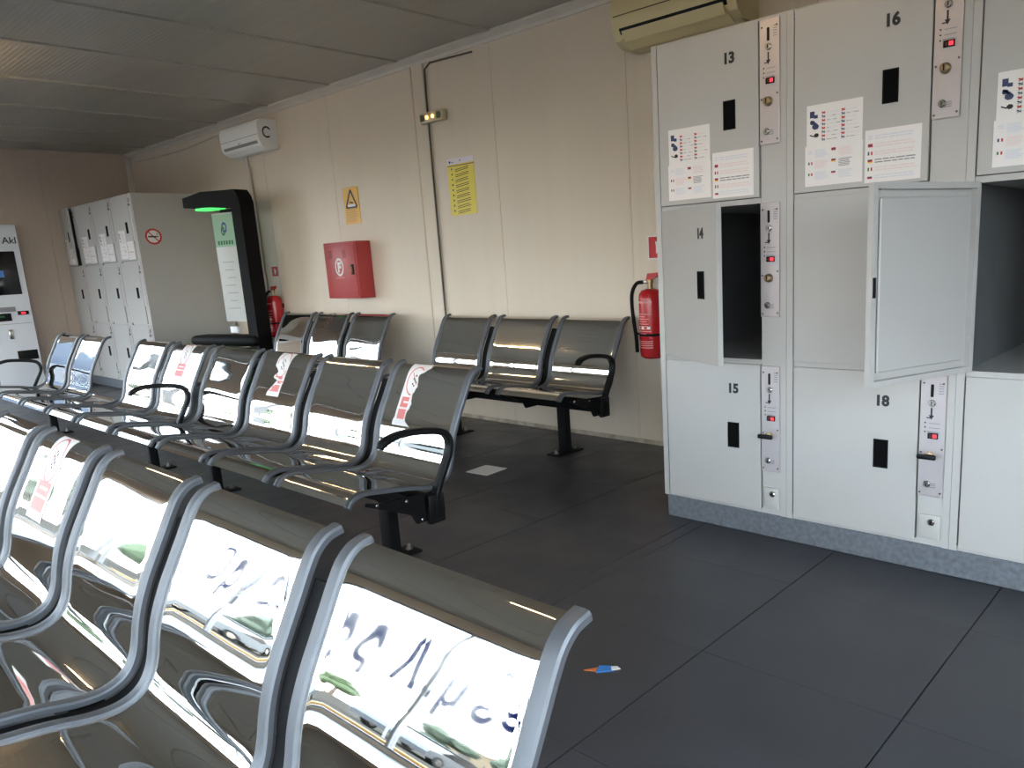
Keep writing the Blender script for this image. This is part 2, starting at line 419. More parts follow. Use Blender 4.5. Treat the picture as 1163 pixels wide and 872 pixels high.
ARMCAP = MB().box(-.012, .016, -.325, -.255, .215, .325, BLACKP, .006).box(.016, .020, -.305, -.272, .235, .30, RUBBER, .0015).mesh('end_cap')
SCREW = MB().lathe([(.006, 0), (.006, .003), (.004, .0045)], CHROME, 10, axis='x').mesh('screw')

def sticker_mesh(u0, u1, s0, s1, tear=None, extra=None, ring_only=False):
    """printed vinyl strip laid over the curved back; u across, s down from the top edge"""
    mb = MB()
    def P(u, s, off): q = on_arc(s, off); return (u, q.x, q.y)
    n = 26; w = u1-u0
    edge = []
    for i in range(n+1):
        f = i/n; l, r = u0, u1
        if tear: l, r = u0+w*tear(f)[0], u0+w*tear(f)[1]
        edge.append((l, r, s0+(s1-s0)*f))
    if not ring_only:
        for (l, r, s), (l2, r2, s2) in zip(edge, edge[1:]):
            mb.face([P(l2, s2, .0012), P(r2, s2, .0012), P(r, s, .0012), P(l, s, .0012)], WHITE)
    rm = mat('dark_red_print', (110, 44, 44), .5) if ring_only else mat('ring_print', (205, 110, 108), .5)
    cx, cs, rr = (u0+u1)/2, s0+(s1-s0)*.30, w*.40
    def lim(u, s):
        for (l, r, sa) in edge:
            if sa >= s: return l+.002 <= u <= r-.002
        return False
    for k in range(28):
        a, b = 2*math.pi*k/28, 2*math.pi*(k+1)/28
        q = [(cx+r*math.cos(t), cs+r*1.25*math.sin(t)) for r, t in ((rr*.90, a), (rr, a), (rr, b), (rr*.90, b))]
        if all(lim(*p) for p in q) or ring_only: mb.face([P(*p, .0018) for p in q], rm)
    for k in range(8):
        f, g = -0.8+.2*k, -0.6+.2*k
        q = [(cx+rr*f*.7-.002, cs+rr*f*.85), (cx+rr*f*.7+.003, cs+rr*f*.85), (cx+rr*g*.7+.003, cs+rr*g*.85), (cx+rr*g*.7-.002, cs+rr*g*.85)]
        if all(lim(*p) for p in q) or ring_only: mb.face([P(*p, .0018) for p in q], rm)
    if not ring_only:
        for k in range(7):
            pu, ps = cx+rr*.22*math.sin(k*2.1), cs-rr*.5+rr*.14*k
            q = [(pu-.004, ps), (pu+.005, ps+.001), (pu+.004, ps+.008), (pu-.004, ps+.007)]
            if all(lim(*p) for p in q): mb.face([P(*p, .0020) for p in q], DARK)
        for f0, f1 in ((.56, .72), (.75, .90)):
            for k in range(6):
                ua, ub = cx-w*.38+w*.76*k/6, cx-w*.38+w*.76*(k+1)/6
                for j in range(5):
                    fa, fb = f0+(f1-f0)*j/5, f0+(f1-f0)*(j+1)/5
                    q = [(ua, s0+(s1-s0)*fb), (ub, s0+(s1-s0)*fb), (ub, s0+(s1-s0)*fa), (ua, s0+(s1-s0)*fa)]
                    if all(lim(*p) for p in q): mb.face([P(*p, .0018) for p in q], WHITE if (j == 2 and 0 < k < 5 and f0 < .6) else PINK)
    return mb.mesh('sticker')

def bench(label, x_right, n, ytop, dz, arms=(), legs=(), missing=(), stickers={}, pitch=.575, group=None):
    t = thing('waiting_bench', label, 'bench', (x_right-n*pitch/2, ytop-.27, 0), group=group)
    y0 = .27; half = n*pitch/2
    for k in range(n):
        cx = half-pitch*(k+.5); mis = k in missing
        sh = ob('seat_shell', PAN if mis else SHELL, t, (cx, y0, dz))
        if mis: sh['label'] = 'seat pan without a backrest'
        for sx in (-1, 1): ob('side_rail', RAILPAN if mis else RAIL, t, (cx+sx*(SW/2-.015), y0, dz))
        if k in stickers:
            st = stickers[k]; o = ob('sticker', st[0], sh); o['label'] = st[1]
        if k:
            ob('spine', SPINEPAN if mis or (k-1) in missing else SPINE, t, (half-pitch*k, y0, dz))
            ob('bracket', BRK, t, (half-pitch*k, y0, dz-.012))
    for sx in (-1, 1):
        ex = sx*(half-.030)
        b = ob('bracket', BRK, t, (ex, y0, dz-.012))
        if sx > 0:
            for yy, zz in ((-.52, .352), (-.40, .335), (-.34, .25)): ob('screw', SCREW, b, (.006, yy, zz))
    ob('beam', MB().box(-half+.02, half-.02, -.035, .035, .235, .295, BLACK, .006), t, (0, 0, dz))
    for lx in legs:
        l = ob('leg', MB().box(-.032, .032, -.025, .025, .01, .24+dz, BLACK, .006), t, (lx-(x_right-half), 0, 0))
        ob('foot_plate', MB().box(-.05, .05, -.11, .11, .0, .010, BLACK, .003), l)
        for yy in (-.08, .08):
            ob('bolt', MB().lathe([(.014, .01), (.014, .018), (.008, .018), (.008, .034), (.006, .036)], mat('bolt_steel', (110, 108, 104), .4, .8), 6), l, (0, yy, 0))
    for a in arms:
        ax = (half-.012) if a == 'R' else -(half-.012)
        o = ob('armrest', ARM, t, (ax, y0, dz)); ob('end_cap', ARMCAP, o, rot=(0, 0, 0))
    return t

def tear1(f):
    if f < .09: return (0, 1.0)
    if f < .22: return (0, 1.0-.42*(f-.09)/.13+.03*math.sin(f*90))
    if f < .90: return (0, .66+.05*math.sin(f*21)-.12*(f-.22)+.02*math.sin(f*70))
    return (-.06, .50+(f-.90)*3.5)
def tear3(f): return ((.0 if f < .35 else .22+.1*math.sin(f*30)) if f < .62 else max(0., .5-1.6*(f-.62)), 1-.12*math.sin(f*3) if f < .7 else .86)
w_ = SW-.04
ST_A = sticker_mesh(-w_*.5+w_*.20, -w_*.5+w_*.47, .012, .285, tear1)
ST_B = sticker_mesh(-w_*.5+w_*.32, -w_*.5+w_*.62, .012, .250, tear3)
ST_C = sticker_mesh(-w_*.5+w_*.33, -w_*.5+w_*.62, .016, .245)
ST_D = sticker_mesh(-w_*.5+w_*.30, -w_*.5+w_*.60, .010, .262)
ST_R = sticker_mesh(-w_*.5+w_*.30, -w_*.5+w_*.58, .00, .22, ring_only=True)
bench('polished steel five-seat bench nearest the camera, blue lettering mirrored in its backs', -.575, 5, .66, -.038,
      arms=(), legs=(-.90, -3.05), stickers={3: (ST_D, 'white and pink no-sitting sticker')})
bench('four-seat steel bench with two torn no-sitting stickers in the middle row', -2.22, 4, 1.92, .008, arms='R', legs=(-2.57, -4.18),
      stickers={0: (ST_A, 'no-sitting sticker torn away along one edge'), 2: (ST_B, 'torn no-sitting sticker')})
bench('steel bench in the middle row with one backrest missing and armrests at both ends', -4.545, 5, 1.92, .008, arms='RL', legs=(-5.05, -7.05),
      missing=(2,), stickers={0: (ST_C, 'white and pink no-sitting sticker')})
bench('three-seat steel bench against the wall under the yellow notice', -2.76, 3, 3.53, .044, arms='R', legs=(-3.11, -4.13))
bench('three-seat steel bench against the wall under the red hose cabinet', -5.07, 3, 3.53, .044, arms=(), legs=(-5.42, -6.44),
      stickers={1: (ST_R, 'dark red ring print')})

# ---------------------------------------------------------------- lockers
random.seed(11)
def flag(mb, x, z, w, h, kind, y):
    cols = {'gr': (PALEBLUE, WHITE, PALEBLUE), 'uk': (REDP, BLUEP, REDP), 'de': (DARK, REDP, YELP), 'es': (REDP, YELP, REDP), 'ru': (WHITE, BLUEP, REDP)}
    if kind in ('fr', 'it'):
        c = (BLUEP if kind == 'fr' else GREENP, WHITE, REDP)
        for i in range(3): mb.quad(x+w*i/3, x+w*(i+1)/3, z, z+h, y, c[i])
    else:
        for i, c in enumerate(cols[kind]): mb.quad(x, x+w, z+h*(2-i)/3, z+h*(3-i)/3, y, c)
def notice_wide():
    w, h = .185, .150; mb = MB(); mb.box(0, w, -.0008, 0, 0, h, WHITE)
    for i, k in enumerate(('gr', 'uk', 'fr', 'de', 'it', 'ru')):
        z = h-.022-.0225*i; flag(mb, .010, z-.004, .016, .010, k, -.0012)
        for j in range(2):
            x = .034
            while x < w-.03:
                l = random.uniform(.012, .03); mb.quad(x, min(x+l, w-.012), z+.003-.0075*j, z+.0065-.0075*j, -.0012, (PALEBLUE, PALEPINK, PALEPINK, GREYP, PALEPINK, PALEBLUE)[i]); x += l+.003
    return mb.mesh('notice')
def notice_tall():
    w, h = .165, .290; mb = MB(); mb.box(0, w, -.0008, 0, .14, h, WHITE); mb.box(-.004, w+.002, -.0014, -.0006, 0, .145, WHITE)
    y = -.0012; mb.box(.010, .024, y-.0003, y, .245, .268, BLUEP); mb.box(.022, .034, y-.0003, y, .242, .254, BLUEP)
    mb.ring(.018, .228, 0, .008, y, BLUEP, 8); mb.ring(.027, .213, 0, .011, y, BLUEP, 7); mb.bar(.012, .235, .03, .222, .006, y, BLUEP)
    mb.bar(.010, .185, .024, .178, .004, y, DARK); mb.ring(.030, .182, 0, .008, y, DARK, 7)
    for cx in (.046, .104):
        for i in range(8):
            z = .262-.0135*i; mb.bar(cx, z, cx+.010, z-.006, .004, y, (REDP, BLUEP)[i % 2]); mb.bar(cx+.010, z, cx+.001, z-.008, .003, y, (REDP, GREYP)[i % 2])
            x = cx+.015
            while x < cx+.045: l = random.uniform(.006, .016); mb.quad(x, x+l, z-.005, z-.003, y, (GREYP, PALEPINK, PALEBLUE)[random.randrange(3)]); x += l+.002
    y = -.0018
    for i, (a, b) in enumerate((('gr', 'uk'), ('fr', 'de'), ('it', 'ru'))):
        z = .118-.040*i; flag(mb, .006, z, .013, .010, a, y); flag(mb, .076, z+.003, .013, .010, b, y)
        for cx, m in ((.026, (PALEBLUE, PALEPINK, PALEBLUE)[i]), (.098, (PALEPINK, GREYP, PALEBLUE)[i])):
            for j in range(6): mb.quad(cx, cx+random.uniform(.03, .044), z+.010-.005*j, z+.0125-.005*j, y, m)
    return mb.mesh('notice')
N_WIDE, N_TALL = notice_wide(), notice_tall()

PANEL_CACHE = {}
def panel_mesh(w, h):
    k = (w, h)
    if k not in PANEL_CACHE: PANEL_CACHE[k] = MB().box(0, w, -.004, 0, -h, 0, PLATE, .0012, 1).mesh('control_panel')
    return PANEL_CACHE[k]
COINSLOT = MB().box(-.005, .005, -.0035, .001, -.022, .022, BLACKP, .002, 1).mesh('coin_slot')
LOCKM = MB().lathe([(.012, 0), (.012, -.006), (.009, -.009), (.0, -.009)], CHROME, 14, axis='y').box(-.0015, .0015, -.0105, -.0085, -.006, .006, BLACKP).mesh('lock')
KNOB = MB().lathe([(.017, 0), (.017, -.004), (.014, -.010), (.013, -.018), (.010, -.020), (0, -.020)], BRASS, 18, axis='y').box(-.002, .002, -.0215, -.0195, -.009, .009, BLACKP).mesh('knob')
KEYK = MB().lathe([(.014, 0), (.014, -.012), (.007, -.014), (.007, -.028)], BRASS, 14, axis='y').box(-.034, .030, -.040, -.026, -.008, .010, BLACKP, .006).mesh('key')
DISP = MB().box(-.017, .017, -.006, 0, -.010, .010, SCREENB, .001, 1).box(.000, .013, -.0068, -.006, -.006, .006, LED).box(-.011, -.003, -.0066, -.006, -.005, .005, mat('dim_digits', (60, 6, 8), .4)).mesh('display')
PSCREW = MB().lathe([(.0035, 0), (.0035, -.0015), (0, -.0015)], mat('screw_steel', (90, 86, 82), .4, .8), 8, axis='y').mesh('screw')
def panel_print(w):
    mb = MB(); y = -.0046; cx = w*.45
    mb.quad(cx-.003, cx+.003, -.150, -.118, y, DARK); mb.face([(cx-.009, y, -.146), (cx, y, -.163), (cx+.009, y, -.146)], DARK)
    mb.quad(cx-.016, cx-.002, -.158, -.154, y, DARK)
    for i in range(3): mb.ring(w*.22, -.175-.017*i, 0, .003, y, DARK, 8); mb.quad(w*.36, w*.8, -.178-.017*i, -.175-.017*i, y, GREYP)
    for i in range(5): mb.quad(w*.70, w*.9, -.03-.009*i, -.026-.009*i, y, GREYP)
    for i in range(3): mb.quad(w*.3, w*.72, -.408-.007*i, -.404-.007*i, y, GREYP)
    mb.quad(w*.3, w*.72, -.210, -.206, y, GREYP)
    return mb.mesh('print')
PPRINT = {}

def door(parent, x, z0, z1, w, angle=0., number=None, notices=False, num_x=.31, inner=False, small=False, label=None):
    """locker door hinged on its left side; local origin on the hinge at the door's lower corner"""
    h = z1-z0; t = .022
    mb = MB()
    mb.box(0, w, -.003, 0, 0, h, LOCK, .0012, 1)
    for b in ((0, .018, 0, h), (w-.018, w, 0, h), (.018, w-.018, 0, .018), (.018, w-.018, h-.018, h)):
        mb.box(b[0], b[1], 0, t-.003, b[2], b[3], LOCK)
    if angle: mb.box(.040, w-.040, 0, .010, .04, h-.04, LOCK, .004, 1)
    d = ob('door', mb, parent, (x, -.002, z0), (0, 0, -angle))
    if label: d['label'] = label
    sx, sz = num_x, h*.505
    hr = MB(); hr.box(sx-.024, sx+.024, -.0042, -.003, sz-.050, sz+.050, RECESS)
    for b in ((sx-.026, sx-.022, sz-.052, sz+.052), (sx+.022, sx+.026, sz-.052, sz+.052), (sx-.026, sx+.026, sz+.048, sz+.052), (sx-.026, sx+.026, sz-.052, sz-.048)):
        hr.box(b[0], b[1], -.0055, -.003, b[2], b[3], RUBBER)
    ob('handle_recess', hr, d)
    if angle: ob('latch_slot', MB().box(w-.016, w-.004, t-.004, t-.0015, h*.45, h*.55, BLACKP), d)
    if number:
        ob('number', textmesh(number, .051, DARK, .0024), d, (sx, -.0036, h-.118), UP)
    if notices:
        q = w/.447; n1 = ob('notice', N_TALL, d, (.046*q, -.0032, .018)); n1.scale = (1.17*q, 1, .93)
        n2 = ob('notice', N_WIDE, d, (.249*q, -.0032, .010)); n2.scale = (.96*q, 1, 1.12)
    return d

def locker_column(label, x0, yf, wid, doors, group, plinth=.10, depth=.86, h=1.845, detail=True):
    t = thing('locker_column', label, 'locker', (x0, yf, plinth), group=group)
    k = wid/.57; dx, dw = .032, .432*k; px_ = dx+dw+.006; pw = wid-px_-.026
    zs = [0, .611, 1.220, h]
    b = MB(); e = .0006
    b.box(e, .026, 0, depth, 0, h, LOCK); b.box(wid-.024, wid-e, 0, depth, 0, h, LOCK)
    b.box(.026, wid-.024, .004, depth, h-.014, h, LOCK); b.box(.026, wid-.024, .004, depth, 0, .018, LOCK)
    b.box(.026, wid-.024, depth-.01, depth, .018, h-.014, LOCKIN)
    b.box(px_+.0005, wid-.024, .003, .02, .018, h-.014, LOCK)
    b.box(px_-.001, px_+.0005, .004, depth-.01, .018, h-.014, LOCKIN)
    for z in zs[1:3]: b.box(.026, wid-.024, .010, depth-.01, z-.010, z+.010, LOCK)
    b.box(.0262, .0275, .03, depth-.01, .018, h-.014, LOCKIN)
    ob('body', b, t)
    for i in range(3):
        z0, z1 = zs[i]+.012, zs[i+1]-.008
        spec = doors[i] or {}
        door(t, dx, z0, z1, dw, num_x=.315*k, **spec)
        hp = ob('hinge', MB().tube([(dx-.003, .003, z0+.02), (dx-.003, .003, z1-.02)], .0025, mat('hinge_grey', (84, 84, 82), .5, .4), 8), t)
        ph = .420
        if pw not in PPRINT: PPRINT[pw] = panel_print(pw)
        p = ob('control_panel', panel_mesh(round(pw, 4), ph), t, (px_, -.001, z1-.003))
        cx = pw*.45
        ob('coin_slot', COINSLOT, p, (cx, -.004, -.050)); ob('lock', LOCKM, p, (cx+.002, -.004, -.092))
        if detail:
            ob('display', DISP, p, (cx+.008, -.004, -.205))
            ob('print', PPRINT[pw], p).scale = (1, 1, .92)
            if i == 0: ob('key', KEYK, p, (cx, -.004, -.274))
            else: ob('knob', KNOB, p, (cx, -.004, -.274))
            ob('lock', LOCKM, p, (cx-.006, -.004, -.376))
            for qx, qz in ((.010, -.025), (pw-.010, -.025), (.008, -.265), (pw-.008, -.250), (.008, -.408), (pw-.008, -.405)): ob('screw', PSCREW, p, (qx, -.004, qz))
        if i == 0:
            cd = ob('coin_box_door', MB().box(px_+.008, wid-.030, -.006, .002, .026, .112, LOCK, .003), t)
            ob('lock', LOCKM, cd, (px_+pw*.62, -.006, .088))
    return t
G1 = 'luggage lockers along the wall'
locker_column('grey luggage locker column numbered 13 to 15 with its middle door ajar', -1.945, 2.663, .587,
              [dict(number='15'), dict(number='14', angle=R(28.5), label='door standing ajar'), dict(number='13', notices=True)], G1)
locker_column('grey luggage locker column numbered 16 and 18 beside the ajar locker', -1.358, 2.663, .608,
              [dict(number='18'), {}, dict(number='16', notices=True)], G1)
locker_column('grey luggage locker column whose middle door is swung wide open', -.750, 2.663, .605,
              [{}, dict(angle=R(111.5), label='wide open door showing its inner side'), dict(notices=True)], G1)
ob('locker_plinth', MB().box(-1.937, .0, 2.671, 3.52, 0, .0995, PLINTH, .003, 1), label='speckled grey granite plinth under the numbered lockers', cat='plinth')
G2 = 'lockers in the far corner'
lab2 = ['locker column in the far corner next to the no smoking side panel', 'second locker column from the side panel in the far corner',
        'third locker column from the side panel in the far corner', 'far corner locker column against the side wall with its top door ajar']
for i in range(4):
    locker_column(lab2[i], -8.12-.547*(i+1), 2.85, .547, [{}, {}, dict(notices=True, angle=R(6.5)) if i == 3 else dict(notices=True)], G2, detail=False, depth=.80)
ob('locker_plinth', MB().box(-10.30, -8.13, 2.86, 3.64, 0, .0995, PLINTH, .003, 1), label='grey plinth under the far corner lockers', cat='plinth')
def round_sign():
    mb = MB(); mb.lathe([(.075, 0), (.075, .001)], WHITE, 28, axis='x')
    me = MB()
    def Px(y, z, d=.0016): return (d, y, z)
    s = MB()
    for k in range(28):
        a, b = 2*math.pi*k/28, 2*math.pi*(k+1)/28
        mb.face([Px(r*math.cos(t), r*math.sin(t)) for r, t in ((.058, a), (.075, a), (.075, b), (.058, b))], REDP)
    mb.face([Px(-.045, .040), Px(-.037, .047), Px(.045, -.040), Px(.037, -.047)], REDP)
    mb.face([Px(-.048, -.008), Px(.030, -.008), Px(.030, .006), Px(-.048, .006)], DARK)
    mb.face([Px(.034, -.008), Px(.044, -.008), Px(.044, .006), Px(.034, .006)], DARK)
    mb.face([Px(.036, .012), Px(.042, .012), Px(.034, .034), Px(.028, .034)], DARK)
    ob('no_smoking_sign', mb, None, (-8.1195, 2.99, 1.543), label='round red no smoking sign on the locker side panel', cat='sign')
round_sign()

# ---------------------------------------------------------------- things on the back wall
def air_con(x0, x1, zb, zt, depth, body, label, beige=False):
    t = thing('air_conditioner', label, 'air conditioner', ((x0+x1)/2, YB, zb)); h = (x1-x0)/2; H = zt-zb; D = depth
    prof = [(0, 0), (-D*.62, 0), (-D*.86, H*.10), (-D*.97, H*.26), (-D, H*.45), (-D, H*.85), (-D*.9, H*.97), (-D*.75, H), (0, H)]
    ob('casing', MB().prism(prof, 'x', -h, h, body), t)
    fl = .02
    ob('flap', MB().prism([(-D*.60, -.008), (-D*.86, H*.075), (-D*.89, H*.10), (-D*.885, H*.13), (-D*.83, H*.09), (-D*.58, .004)], 'x', -h+.05, h-.05, body), t)
    ob('air_outlet', MB().prism([(-D*.87, H*.13), (-D*.975, H*.25), (-D*.985, H*.27), (-D*.975, H*.28), (-D*.90, H*.20)], 'x', -h+.045, h-.045, BLACKP if beige else GREYP), t)
    ob('seam', MB().box(-h+.01, h-.01, -D-.0015, -D+.004, H*.47, H*.485, DARK if beige else GREYP), t)
    if beige:
        ob('louvre', MB().prism([(-D*.90, H*.06), (-D*1.03, H*.20), (-D*1.035, H*.215), (-D*.99, H*.215), (-D*.88, H*.09)], 'x', -h+.07, h-.06, body), t)
        ob('top_grille', MB().box(-h+.04, h-.04, -D*.7, -D*.1, H, H+.006, body), t)
        ob('end_cover', MB().prism([(y*1.01, z*1.0) for y, z in prof], 'x', h-.02, h+.004, body), t)
    else:
        ob('emblem', MB().bar(-.02, H*.30, .02, H*.34, .006, -D*.985-.004, DARK), t)
        mb = MB(); arc = []
        for k in range(11): arc.append(R(30+28*k))
        P = lambda r_, q: (h+.0012, -D*.55+r_*math.cos(q), H*.55+r_*1.2*math.sin(q))
        vs = [P(.030, q) for q in arc]+[P(.042, q) for q in arc]
        mb.raw(vs, [(i, i+1, 12+i, 11+i) for i in range(10)], DARK)
        ob('print', mb, t)
    return t
air_con(-7.56, -6.82, 2.225, 2.475, .18, WPLAST, 'white wall air conditioner near the far ceiling corner')
air_con(-2.77, -2.03, 2.225, 2.535, .23, BEIGE, 'yellowed beige air conditioner on the wall above locker 13', beige=True)

def hose_cabinet():
    RED = mat('red_enamel', (172, 56, 56), .4, var=.04)
    t = thing('fire_hose_cabinet', 'red metal fire hose cabinet with a white F emblem', 'cabinet', (-6.04, YB, .909))
    w, h, d = .48, .455, .14
    ob('cabinet_body', MB().box(0, w, -d, 0, 0, h, RED, .004), t)
    dr = ob('cabinet_door', MB().box(.012, w-.018, -d-.006, -d+.001, .022, h-.022, RED, .003), t)
    mb = MB(); y = -d-.0072
    mb.ring(w*.46, h*.56, .056, .074, y, WHITE, 26, .84)
    ob('emblem', mb, dr)
    ob('emblem_letter', textmesh('F', .105, WHITE, .006), dr, (w*.46, y-.0002, h*.56-.037), UP)
    vm = MB()
    for cx in (.10, .31):
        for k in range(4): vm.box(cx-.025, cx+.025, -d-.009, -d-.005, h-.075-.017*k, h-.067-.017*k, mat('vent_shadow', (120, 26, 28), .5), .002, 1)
    ob('vent', vm, dr)
    ob('caption_print', MB().quad(w*.46-.06, w*.46+.06, h*.36, h*.385, -d-.0070, mat('faded_red_print', (206, 120, 116), .5)), dr)
    ob('latch', MB().box(w-.085, w-.048, -d-.013, -d-.004, h*.42, h*.60, BLACKP, .003).box(w-.072, w-.061, -d-.016, -d-.011, h*.46, h*.56, mat('dull_brass', (120, 96, 40), .4, .7)), dr)
hose_cabinet()

def wall_sign(name, label, x, z, w, h, build, cat='sign'):
    mb = MB(); build(mb, w, h); return ob(name, mb, None, (x, YB-.0005, z), label=label, cat=cat)
def yel(mb, w, h):
    mb.box(0, w, -.004, 0, 0, h, mat('sign_yellow', (222, 168, 36), .4), .001, 1); y = -.0046
    A, B, C = (w*.5, h*.93), (w*.14, h*.46), (w*.86, h*.46)
    for p, q in ((A, B), (B, C), (C, A)): mb.bar(*p, *q, .018, y, DARK)
    mb.quad(w*.25, w*.75, h*.47, h*.53, y-.0004, WHITE); mb.bar(w*.38, h*.60, w*.62, h*.57, .012, y, DARK)
    for k in range(9): mb.quad(w*.10, w*(.72+.18*random.random()), h*(.40-.042*k), h*(.412-.042*k), y, mat('ochre_print', (150, 105, 30), .5))
wall_sign('warning_sign', 'yellow warning triangle sign above the red hose cabinet', -5.872, 1.508, .222, .289, yel)
def note(mb, w, h):
    mb.box(0, w, -.002, 0, 0, h, mat('notice_yellow', (222, 205, 66), .35)); y = -.0026
    mb.quad(0, w, h*.90, h, y, mat('notice_header', (222, 216, 226), .4)); mb.quad(0, w, h*.865, h*.88, y, mat('notice_purple', (120, 70, 90), .5))
    mb.ring(w*.10, h*.945, 0, .010, y-.0004, BLUEP, 8); mb.quad(w*.14, w*.26, h*.935, h*.945, y-.0004, BLUEP); mb.ring(w*.5, h*.955, 0, .006, y-.0004, DARK, 8)
    for k in range(9):
        z = h*(.82-.092*k); mb.ring(w*.16, z, 0, .008, y, DARK if k % 2 else BLUEP, 7)
        for j in range(2): mb.bar(w*.28, z-.008-.012*j, w*(.80-.06*random.random()), z+.006-.012*j, .0045, y, DARK)
wall_sign('wall_notice', 'yellow instruction notice with white header on the back wall', -4.50, 1.481, .284, .386, note, 'notice')
def ext_sign(mb, w, h):
    mb.box(0, w, -.003, 0, 0, h, WHITE); mb.box(.008, w-.008, -.0036, -.002, .008, h-.008, REDP)
    y = -.0040; mb.quad(w*.42, w*.58, h*.25, h*.62, y, WHITE); mb.quad(w*.40, w*.50, h*.62, h*.74, y, WHITE); mb.bar(w*.56, h*.70, w*.66, h*.42, .008, y, WHITE)
wall_sign('extinguisher_sign', 'small red extinguisher sign beside the hose cabinet bench', -7.255, 1.104, .135, .108, ext_sign)
wall_sign('extinguisher_sign', 'small red extinguisher sign half hidden by locker 13', -2.752, 1.112, .14, .135, ext_sign)

def extinguisher(x, zb, zt, label, r=.070, hose_left=True):
    RED = mat('extinguisher_red', (176, 26, 34), .25)
    t = thing('fire_extinguisher', label, 'fire extinguisher', (x, YB-.012-r, zb)); h = zt-zb-.085
    ob('cylinder', MB().lathe([(r*.7, 0), (r*.95, .012), (r, .03), (r, h-.06), (r*.95, h-.03), (r*.72, h-.008), (r*.38, h), (0, h)], RED, 28), t)
    v = ob('valve', MB().lathe([(.016, h), (.016, h+.03), (.020, h+.032), (.020, h+.05)], BRASS, 14).box(-.05, .014, -.013, .013, h+.028, h+.046, CHROME, .004), t)
    ob('trigger', MB().prism([(-.022, h+.05), (.02, h+.05), (.07, h+.075), (.07, h+.09), (-.012, h+.085)], 'y', -.010, .010, RED), t)
    pts = spline([(-.045, h+.037), (-.09, h+.03), (-.125, h-.02), (-.130, h-.10), (-.120, h-.20), (-.108, h-.28), (-.104, .03)], 4)
    ob('hose', MB().tube([(p.x, -.01, p.y) for p in pts], .011, RUBBER, 10), t)
    ob('strap', MB().lathe([(r+.002, h*.33), (r+.004, h*.335), (r+.004, h*.36), (r+.002, h*.365)], RUBBER, 28).box(-.115, -r+.004, -.012, .004, h*.335, h*.36, RUBBER), t)
    mb = MB(); lp = mat('label_print', (216, 150, 148), .5)
    def lab(a0, a1, z0, z1, m):
        n = 6
        for k in range(n):
            A, B = R(a0+(a1-a0)*k/n), R(a0+(a1-a0)*(k+1)/n); rr = r+.0006
            mb.face([(rr*math.cos(q), rr*math.sin(q), z) for q, z in ((A, z0), (B, z0), (B, z1), (A, z1))], m)
    for a in (-150,):
        lab(a, a+100, h*.80, h*.83, lp)
        for k in range(9): lab(a+random.uniform(0, 12), a+random.uniform(60, 105), h*(.64-.035*k), h*(.652-.035*k), lp)
        for k in range(3): lab(a+10+32*k, a+26+32*k, h*.43, h*.47, WHITE)
        for k in range(4): lab(a+5, a+100, h*(.25-.03*k), h*(.262-.03*k), lp)
    ob('label_print', mb, t, kind='stuff')
    ob('bracket', MB().box(-.02, .02, r*.6, r+.012, h*.7, h*.8, BLACK), t)
    return t
extinguisher(-2.685, .55, 1.035, 'red fire extinguisher with black hose beside locker 13')
extinguisher(-7.13, .54, 1.02, 'red fire extinguisher by the black wrapping machine')

def emergency_light():
    t = thing('emergency_light', 'small emergency light with two amber lamps under the ceiling', 'emergency light', (-4.715, YB, 2.130))
    ob('housing', MB().box(0, .26, -.045, 0, 0, .072, mat('aged_cream', (196, 184, 150), .4), .010), t)
    dk = mat('dark_green', (24, 52, 34), .4)
    for x in (.012, .195): ob('arrow_print', MB().prism([(x, .014), (x+.04, .014), (x+.05, .036), (x+.04, .058), (x, .058)], 'y', -.047, -.044, dk), t)
    am = mat('amber_bulb', (255, 190, 90), .3, emit=(1, .5, .12), estr=2.5)
    for x in (.09, .155): ob('bulb', MB().lathe([(.012, -.045), (.012, -.052), (.006, -.057), (0, -.057)], am, 12, axis='y'), t, (x, 0, .036))
    return t
emergency_light()
# cable dropping from the cornice down the wall joint
ob('wall_cable', MB().tube([(-4.13, YB-.02, 2.505), (-4.40, YB-.02, 2.515), (-4.58, YB-.016, 2.522), (-4.645, YB-.014, 2.49), (-4.653, YB-.014, 2.3), (-4.653, YB-.014, 1.6), (-4.65, YB-.014, .3)], .006, mat('grey_cable', (70, 66, 62), .6), 8),
   label='thin dark cable running down the wall beside the joint strip', cat='cable')
ob('wall_cable', MB().tube([(-10.2, YB-.03, 2.49), (-9.5, YB-.02, 2.46), (-8.8, YB-.02, 2.46), (-8.0, YB-.02, 2.49), (-7.57, YB-.02, 2.46)], .008, TRIM, 8),
   label='pale cable sagging along the wall towards the white air conditioner', cat='cable')
ob('condensate_pipe', MB().tube([(-7.40, YB-.03, 2.23), (-7.40, YB-.02, 2.05), (-7.39, YB-.018, 1.5), (-7.39, YB-.018, .1)], .016, TRIM, 10), label='cream pipe running down below the white air conditioner', cat='pipe')

